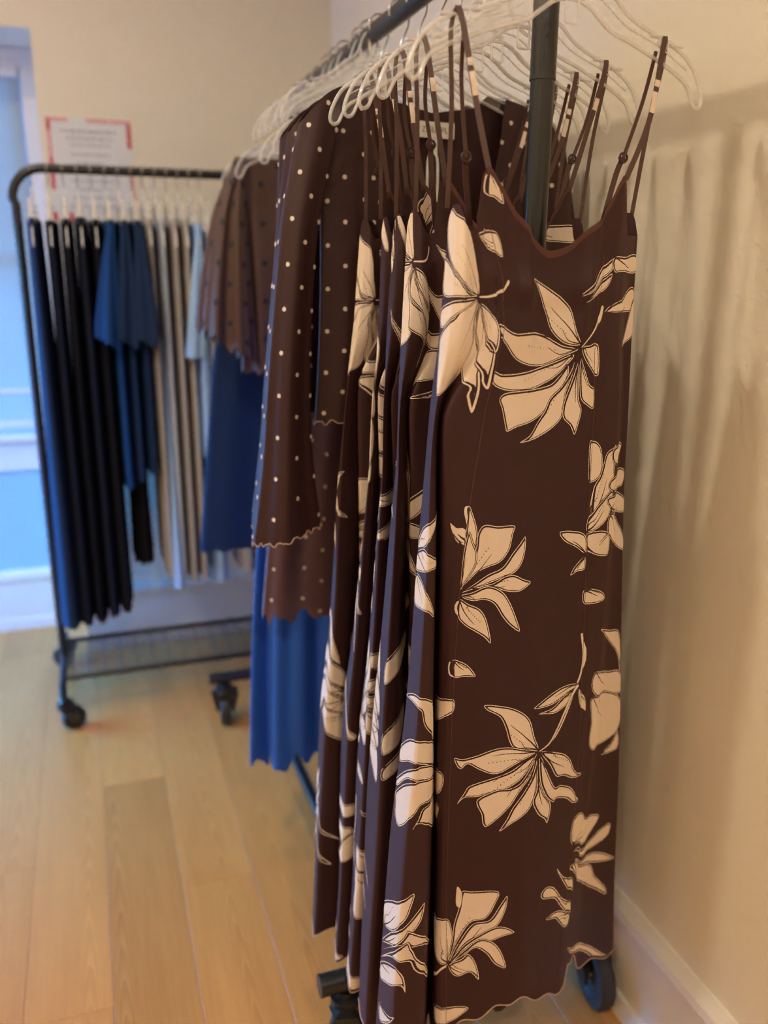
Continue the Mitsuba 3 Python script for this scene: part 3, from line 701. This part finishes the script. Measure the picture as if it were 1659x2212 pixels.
for k, (xc, yc, deg, sh, fo, pu, pz) in enumerate(DRESSES):
    floral_dress(xc, yc, deg, sh, fo, pu, pz, k + 1, 'dark brown slip dress with cream magnolia print, ' + WHICH[k])
    hanger(xc, yc, deg, f'clear plastic hanger holding the floral dress that is {NTH[k]} from the camera')

# ------------------------------------------------------------------ the other clothes
def garment(F, name, label, cat_, m, zt, zh, wl, wr, th, nf=6, amp=(0.004, 0.018), seed=1, top_f=None, top_b=None, hem_wave=0.004, group=None, na=150, nv=60, dots=None, part='body', parent=None, twist=0.0, hem_f=None, edge=None):
    """a closed tube of cloth on a hanger. wl, wr, th: functions of z (left edge, right edge, half depth); dots: (material, spacing, radius)"""
    key = parent or thing(name, label, cat_, group)
    r = np.random.default_rng(seed)
    ph = r.uniform(0, 6.28, 6)
    a = np.arange(na) / na * 2 * math.pi
    c, s = np.cos(a), np.sin(a)
    front = s < 0
    u = np.sign(c) * np.abs(c) ** 0.85            # -1 .. 1 along the hanger
    tz = np.full(na, zt)
    if top_f is not None:
        tz = np.where(front, top_f(u), (top_b or top_f)(u))
    hz = np.full(na, zh) if hem_f is None else hem_f(u)
    hz = hz + hem_wave * (np.sin(a * 17 + ph[0]) + 0.6 * np.sin(a * 29 + ph[1]))
    v = np.linspace(0, 1, nv)
    Z = hz[:, None] + v[None] * (tz - hz)[:, None]
    L, R_ = wl(Z), wr(Z)
    g = np.clip((zt - Z) / max(1e-3, zt - zh), 0, 1)
    am = amp[0] + (amp[1] - amp[0]) * g
    A = a[:, None]
    wav = 0.6 * np.sin(nf * A + ph[2] + 0.5 * np.sin(2 * Z + ph[3])) + 0.4 * np.sin((nf * 1.7 // 1) * A + ph[4] + 0.8 * np.sin(3 * Z + ph[5]))
    t = th(Z)
    x = (L + R_) / 2 + (R_ - L) / 2 * u[:, None] + am * 0.5 * wav * np.abs(c)[:, None] ** 2 * np.sign(c)[:, None] + twist * np.sin(3 * Z + ph[1]) * g
    d = t * (np.sign(s) * np.abs(s) ** 0.8)[:, None] + am * wav * (0.35 + 0.65 * np.abs(s)[:, None]) * np.where(front, -1, 1)[:, None]
    P = to_w(F, x, d, Z)
    N = grid_normals(P, wrap=True)
    raw(part, P.reshape(-1, 3), grid_faces(na, nv, True), N.reshape(-1, 3), m, key)
    if edge:
        obj(edge[1], tube(P[:, 0], 0.0011, 6, closed=True), edge[0], key)
    if dots:
        m2, step, rad = dots
        PW_, NW = np.concatenate([P, P[:1]]), np.concatenate([N, N[:1]])
        mid = np.linalg.norm(np.diff(PW_[:, nv // 2], axis=0), axis=1)
        arc = np.concatenate([[0], np.cumsum(mid)])
        n_col = max(4, int(arc[-1] / step * 2))
        V, Fc, NN, at = [], [], [], 0
        ang = np.arange(10) * 2 * math.pi / 10
        for ci in range(n_col):
            w0 = (ci + 0.5) / n_col * arc[-1]
            i0 = np.interp(w0, arc, np.arange(na + 1))
            z = 0.1 + (0.5 * step if ci % 2 else 0) + r.uniform(-0.003, 0.003)
            zt_, zh_ = np.interp(i0, np.arange(na), tz), np.interp(i0, np.arange(na), hz)
            while z < zt_ - 0.012:
                if z > zh_ + 0.012:
                    jj = (z - zh_) / (zt_ - zh_) * (nv - 1)
                    p0, n0 = bilerp(PW_, np.array([i0]), np.array([jj]))[0], bilerp(NW, np.array([i0]), np.array([jj]))[0]
                    n0 /= np.linalg.norm(n0) + 1e-9
                    if np.dot(n0, p0 - P[:, int(jj)].mean(0)) < 0:
                        n0 = -n0
                    e1 = np.cross(n0, [0, 0, 1.0]); e1 /= np.linalg.norm(e1) + 1e-9
                    pp = p0 + rad * (np.cos(ang)[:, None] * e1 + np.sin(ang)[:, None] * np.cross(e1, n0))
                    nn, out = np.repeat(n0[None], 10, 0), 1.0
                    V.append(pp + nn * 0.0009 * out); NN.append(nn)
                    Fc.append(np.array([[0, k, k + 1] for k in range(1, 9)]) + at); at += 10
                z += step
        if V:
            k = raw('printed_dots', np.vstack(V), np.vstack(Fc), np.vstack(NN), m2, key)
            labels[k] = {'label': 'small printed polka dots', 'kind': 'stuff'}
    return key

lin = lambda z0, a, z1, b: (lambda z: np.interp(z, [z1, z0], [b, a]))
def curve(*zx):
    p = sorted(zx)
    f = PchipInterpolator([q[0] for q in p], [q[1] for q in p])
    return lambda z: f(np.clip(z, p[0][0], p[-1][0]))

mat('dot_cloth', (0.034, 0.0125, 0.0128), 0.55, specular=0.3, sheen=0.4, sheen_tint=0.4)
mat('dot_print', (0.62, 0.54, 0.47), 0.7)
mat('mesh_cloth', (0.085, 0.042, 0.052), 0.6, sheen=0.5)
mat('sheer_brown', (0.072, 0.034, 0.021), 0.6, sheen=0.3)
mat('dark_dot', (0.012, 0.010, 0.014), 0.7)
mat('denim_blue', (0.018, 0.105, 0.52), 0.75, sheen=0.3)
mat('navy', (0.007, 0.023, 0.070), 0.8, specular=0.2)
mat('dark_navy', (0.006, 0.0085, 0.019), 0.8, specular=0.15)
mat('black_cloth', (0.0042, 0.0046, 0.008), 0.8, specular=0.15)
mat('dark_cloth_daylight_tint', (0.008, 0.020, 0.055), 0.8, specular=0.2)  # blue window light on the leftmost trousers, mixed into the cloth colour
mat('mid_blue', (0.006, 0.038, 0.14), 0.8, specular=0.2)
mat('grey_cloth', (0.34, 0.325, 0.31), 0.8)
mat('blue_grey', (0.36, 0.42, 0.52), 0.8)
mat('pale_blue', (0.30, 0.50, 0.85), 0.8)
mat('cream_cloth', (0.64, 0.62, 0.58), 0.8)
mat('label_white', (0.62, 0.60, 0.56), 0.7)
mat('label_ink', (0.12, 0.11, 0.11), 0.7)
mat('red_tab', (0.35, 0.02, 0.02), 0.6)

# --- polka dot cardigans
def shoulder(u):
    x = np.abs(u) * 0.205
    return np.interp(x, [0, 0.075, 0.10, 0.165, 0.205], [1.592, 1.604, 1.625, 1.612, 1.565])
def open_front(u):
    x = np.abs(u) * 0.205
    return np.minimum(shoulder(u), np.interp(x, [0, 0.03, 0.075, 0.095, 0.118, 0.125], [1.02, 1.16, 1.36, 1.45, 1.56, 1.62]))
WHERE = ['nearest, with white neck label', 'second from the front', 'third from the front']
for k, (yc, deg) in enumerate([(1.385, 6), (1.475, 5), (1.56, 5)]):
    F = frame(0.56, yc, deg)
    key = garment(F, 'polka_dot_cardigan', 'brown polka dot cardigan with bell sleeves, ' + WHERE[k], 'cardigan', 'dot_cloth', 1.625, 1.105, curve((1.62, -0.205), (1.5, -0.20), (1.1, -0.215)), curve((1.62, 0.205), (1.5, 0.20), (1.1, 0.215)),
                  curve((1.62, 0.007), (1.5, 0.018), (1.1, 0.026)), 5, (0.001, 0.006), 20 + k, open_front, shoulder, 0.003, 'polka dot cardigans on the near rack', 220, 70, ('dot_print', 0.066, 0.0037), edge=('cream_thread', 'hem_edge'))
    for s in (-1, 1):
        # sleeve: a tube hanging from the shoulder, flaring to a lettuce edge
        q = (0.0, 0.016, 0.034)[k]
        cx = curve((1.61, s * 0.192), (1.5, s * (0.222 - q * 0.6)), (1.4, s * (0.243 - q)), (1.1, s * (0.268 - q)), (0.925, s * (0.272 - q)))
        rx = curve((1.61, 0.026), (1.56, 0.031), (1.4, 0.030), (1.1, 0.039), (0.96, 0.054), (0.925, 0.060))
        ry = curve((1.61, 0.006), (1.5, 0.017), (1.1, 0.024), (0.925, 0.032))
        Fs = (F[0] + F[2] * (-0.018), F[1], F[2])
        garment(Fs, None, None, None, 'dot_cloth', 1.612, 0.925, lambda z, cx=cx, rx=rx: cx(z) - rx(z), lambda z, cx=cx, rx=rx: cx(z) + rx(z), ry, 3, (0.0015, 0.011), 40 + k * 2 + s, lambda u, s=s: 1.612 - 0.055 * np.clip((1 + u * s) / 2, 0, 1) ** 2, None, 0.003, None, 90, 70, ('dot_print', 0.066, 0.0037), 'sleeve', key, edge=('cream_thread', 'cuff_edge'),
                hem_f=lambda u: 0.925 + 0.012 * u)
    if k == 0:
        # woven label and size tag inside the back neck
        L = lambda x, z, d=0.004: to_w(F, np.array(x), np.array(d), np.array(z))
        B = np.column_stack([F[1], -F[2], np.array([0, 0, 1.0])])
        def patch(x0, x1, z0, z1, d, m, name):
            b = box(x0, x1, -d - 0.0006, -d + 0.0006, z0, z1)
            b.vertices = F[0] + b.vertices @ B.T
            return obj(name, b, m, key, False)
        kk = patch(-0.030, 0.034, 1.553, 1.577, -0.001, 'label_white', 'brand_label')
        labels[kk] = {'label': 'white woven brand label with grey lettering'}
        tm = meshkit.text_mesh('Z SUPPLY', 0.0085, 0.0004)
        tm.apply_translation((-tm.bounds[1][0] / 2, 0, 0))
        tv = tm.vertices
        tm.vertices = F[0] + np.column_stack([tv[:, 0] + 0.002, 0.0018 + tv[:, 2], tv[:, 1] + 1.561]) @ B.T
        obj('lettering', tm, 'label_ink', kk, False)
        kk = patch(-0.010, 0.004, 1.530, 1.555, -0.000, 'label_white', 'size_tag')
        tm = meshkit.text_mesh('XS', 0.005, 0.0004)
        tv = tm.vertices
        tm.vertices = F[0] + np.column_stack([tv[:, 0] - 0.007, 0.0014 + tv[:, 2], tv[:, 1] + 1.541]) @ B.T
        obj('lettering', tm, 'label_ink', kk, False)
        for dx in (-0.012, 0.006):
            obj('hanger_loop', ribbon([L(-0.003 + dx * 0.2, 1.532, 0.0), L(-0.003 + dx, 1.515, -0.004), L(-0.004 + dx, 1.44, -0.006)], 0.004, -F[2]), 'label_white', key)
    hanger(0.56, yc, deg, f'clear hanger inside the polka dot cardigan that is {NTH[k]} from the camera', ztip=1.562 - 0.002)

# --- long polka dot mesh dress, denim skirt, brown blouse, navy skirt
F = frame(0.555, 1.655, 5)
garment(F, 'polka_dot_dress', 'long purple brown mesh dress with polka dots and wavy hem under the cardigans', 'dress', 'mesh_cloth', 1.56, 0.655, curve((1.56, -0.19), (1.2, -0.20), (0.9, -0.235), (0.66, -0.262)), curve((1.56, 0.19), (1.2, 0.20), (0.9, 0.235), (0.66, 0.262)),
        curve((1.56, 0.007), (1.2, 0.022), (0.66, 0.034)), 8, (0.002, 0.010), 61, None, None, 0.010, None, 200, 70, ('dot_print', 0.066, 0.0037))
hanger(0.555, 1.655, 5, 'clear hanger of the long polka dot mesh dress')
F = frame(0.56, 1.80, 5)
garment(F, 'maxi_skirt', 'bright blue maxi skirt with deep folds showing below the polka dot clothes', 'skirt', 'denim_blue', 1.30, 0.235, curve((1.30, -0.19), (1.05, -0.215), (0.6, -0.255), (0.24, -0.272)), curve((1.30, 0.19), (1.05, 0.215), (0.6, 0.245), (0.24, 0.262)),
        curve((1.30, 0.014), (1.0, 0.032), (0.24, 0.055)), 9, (0.006, 0.048), 71, None, None, 0.014, None, 240, 60)
key = 'maxi_skirt'
obj('waistband', tube(to_w(F, 0.19 * np.cos(np.linspace(0, 2 * math.pi, 40)[:-1]), 0.014 * np.sin(np.linspace(0, 2 * math.pi, 40)[:-1]), np.full(39, 1.30)), 0.005, 8, closed=True), 'denim_blue', key)
hanger(0.56, 1.80, 5, 'clear clip hanger of the bright blue maxi skirt', ztip=1.56)
F = frame(0.56, 2.17, 6)
key = garment(F, 'spotted_blouse', 'sheer brown blouse with dark spots and flutter sleeves, above the navy skirt', 'blouse', 'sheer_brown', 1.60, 1.10, curve((1.6, -0.19), (1.4, -0.19), (1.1, -0.20)), curve((1.6, 0.19), (1.4, 0.19), (1.1, 0.20)),
              curve((1.6, 0.007), (1.4, 0.025), (1.1, 0.04)), 7, (0.002, 0.010), 81, None, None, 0.004, None, 160, 50, ('dark_dot', 0.09, 0.0075))
for s in (-1, 1):
    cx = curve((1.595, s * 0.19), (1.45, s * 0.225), (1.15, s * 0.245))
    rx = curve((1.595, 0.012), (1.45, 0.040), (1.25, 0.062), (1.15, 0.068))
    garment((F[0] - 0.025 * F[2], F[1], F[2]), None, None, None, 'sheer_brown', 1.597, 1.165, lambda z: cx(z) - rx(z), lambda z: cx(z) + rx(z), curve((1.595, 0.008), (1.4, 0.03), (1.15, 0.045)), 6, (0.002, 0.016), 83 + s, None, None, 0.008, None, 110, 50,
            ('dark_dot', 0.09, 0.0075), 'sleeve', key, hem_f=lambda u: 1.165 - 0.045 * u)
F = frame(0.57, 2.31, 4)
garment(F, 'long_skirt', 'navy blue skirt below the spotted brown blouse', 'skirt', 'navy', 1.45, 0.60, curve((1.45, -0.20), (1.17, -0.255), (0.9, -0.29), (0.6, -0.325)), curve((1.45, 0.20), (0.6, 0.25)), curve((1.45, 0.012), (1.1, 0.025), (0.6, 0.05)), 6, (0.004, 0.012), 91, None, None, 0.003)
FAR = 'clear hangers packed together at the far end of the near rack'
for n, y in zip(NTH, (2.10, 2.17, 2.235, 2.31)):
    hanger(0.56, y, 6, f'clear hanger above the spotted brown blouse, {n} from the front in its bunch', FAR)
MID = 'clear hangers standing out behind the polka dot cardigans'
for n, y in zip(NTH, (1.70, 1.755, 1.86, 1.92, 1.98)):
    hanger(0.55, y, 4, f'clear hanger behind the polka dot cardigans, {n} from the front in its bunch', MID, ztip=1.625, scale=0.84)

# --- clothes on the far rack: each hangs across the bar, seen edge-on
def far(x, name, label, cat_, m, zt, zh, xl0, xl1, dep, near0=-0.185, near1=-0.20, nf=7, amp=(0.002, 0.008), seed=1, group=None, hang=True, skew=0.0, **k):
    """x: place along the bar; xl0, xl1: half thickness at the top and the hem; dep: half width across the bar"""
    F = (np.array([x, YQ, 0.0]), np.array([0, 1.0, 0]), np.array([-1.0, 0, 0]))
    F = (F[0], np.array([skew, math.sqrt(1 - skew * skew), 0]), np.array([-math.sqrt(1 - skew * skew), skew, 0]))
    key = garment(F, name, label, cat_, m, zt, zh, lin(zt, near0, zh, near1), lin(zt, -near0, zh, -near1), lin(zt, xl0, zh, xl1), nf, amp, seed, group=group, na=90, nv=30, **k)
    if hang:
        hanger(x, YQ, 90, 'clear hanger of the ' + ' '.join(label.split()[:12]), ztip=1.415, zbar=ZQ, clips=True)
    return key

TR = 'dark trousers at the left end of the far rack'
for k, (x, m, zt, zh, t1, nm) in enumerate([(-0.112, 'dark_cloth_daylight_tint', 1.475, 0.300, 0.042, 'dark wide trousers tinted for blue daylight, leftmost on the far rack'),
                                           (-0.066, 'dark_navy', 1.47, 0.305, 0.030, 'black wide trousers, second from the left on the far rack'),
                                           (-0.026, 'black_cloth', 1.475, 0.310, 0.026, 'black trousers, third from the left on the far rack'),
                                           (0.012, 'dark_navy', 1.48, 0.325, 0.026, 'dark navy trousers, fourth from the left on the far rack'),
                                           (0.050, 'black_cloth', 1.475, 0.335, 0.026, 'black trousers just left of the navy dresses')]):
    key = far(x, 'trousers', nm, 'trousers', m, zt, zh, 0.0175, 0.036 if k == 0 else 0.0215, 0.2, amp=(0.001, 0.004), seed=110 + k, group=TR)
    if k in (1, 2):
        obj('tab', box(x + 0.012, x + 0.022, YQ - 0.19, YQ - 0.186, 1.47, 1.49), 'red_tab', key, False)
for k, (x, m, zh, nm) in enumerate([(0.088, 'mid_blue', 0.72, 'blue short sleeved dress, leftmost of three on the far rack'),
                                    (0.124, 'navy', 0.74, 'navy short sleeved dress, middle of three on the far rack'),
                                    (0.160, 'navy', 0.76, 'dark navy short sleeved dress beside the pale grey trousers')]):
    key = far(x, 'short_sleeved_dress', nm, 'dress', m, 1.475, zh, 0.0175, 0.0195, 0.2, amp=(0.001, 0.004), seed=120 + k, group='navy dresses on the far rack')
    Fs = (np.array([x, YQ - 0.205, 0.0]), np.array([1.0, 0, 0]), np.array([0, 1.0, 0]))
    cx = curve((1.46, 0.0), (1.2, -0.026 + 0.014 * k), (1.14, -0.030 + 0.014 * k))
    rx = curve((1.46, 0.010), (1.3, 0.026), (1.17, 0.036), (1.14, 0.034))
    garment(Fs, None, None, None, m, 1.46, 1.145, lambda z: cx(z) - rx(z), lambda z: cx(z) + rx(z), curve((1.46, 0.006), (1.145, 0.032)), 4, (0.002, 0.008), 130 + k, None, None, 0.005, None, 60, 24, None, 'sleeve', key, hem_f=lambda u: 1.145 - 0.02 * u)
far(0.118, 'trousers', 'black trousers hanging behind the navy dresses on the far rack', 'trousers', 'black_cloth', 1.44, 0.46, 0.010, 0.030, 0.2, 0.10 - 0.25, -0.13, seed=140, hang=False)
GR = 'grey trousers on the far rack'
for k, (x, m, zh, nm) in enumerate([(0.192, 'grey_cloth', 0.43, 'grey trousers right beside the navy dresses'),
                                    (0.226, 'blue_grey', 0.42, 'blue grey trousers, second of the pale group'),
                                    (0.260, 'grey_cloth', 0.41, 'grey trousers, third of the pale group'),
                                    (0.292, 'grey_cloth', 0.415, 'grey trousers beside the pale blue shirt')]):
    far(x, 'trousers', nm, 'trousers', m, 1.48, zh, 0.0135, 0.0165, 0.2, amp=(0.001, 0.003), seed=150 + k, group=GR)
far(0.209, 'jeans', 'pale blue jeans showing under the grey trousers on the far rack', 'jeans', 'pale_blue', 1.15, 0.400, 0.004, 0.024, 0.2, -0.15, -0.225, amp=(0.001, 0.003), seed=160, hang=False)
key = far(0.324, 'denim_shirt', 'pale blue denim shirt beside the spotted blouse', 'shirt', 'pale_blue', 1.47, 0.80, 0.014, 0.030, 0.2, -0.20, -0.215, seed=170)
Fs = (np.array([0.322, YQ - 0.20, 0.0]), np.array([1.0, 0, 0]), np.array([0, 1.0, 0]))
cx = curve((1.44, 0.0), (1.2, -0.018), (1.10, -0.026))
rx = curve((1.44, 0.008), (1.25, 0.022), (1.10, 0.028))
garment(Fs, None, None, None, 'pale_blue', 1.44, 1.10, lambda z: cx(z) - rx(z), lambda z: cx(z) + rx(z), curve((1.44, 0.006), (1.10, 0.024)), 4, (0.001, 0.005), 171, None, None, 0.004, None, 50, 24, None, 'sleeve', key)
far(0.358, 'ruffled_blouse', 'white ruffled blouse at the right of the pale group', 'blouse', 'cream_cloth', 1.47, 0.72, 0.012, 0.022, 0.2, -0.21, -0.225, seed=180, hem_wave=0.012)
far(0.345, 'jeans', 'light blue jeans below the white ruffled blouse on the far rack', 'jeans', 'pale_blue', 1.35, 0.39, 0.008, 0.028, 0.2, -0.16, -0.18, seed=190, hang=False)
for k, x in enumerate((0.43, 0.47)):
    far(x, 'trousers', ['grey brown trousers behind the navy skirt', 'grey trousers farthest right behind the navy skirt'][k], 'trousers', 'grey_cloth', 1.47, 0.42, 0.010, 0.024, 0.2, seed=200 + k, group='grey trousers behind the navy skirt')
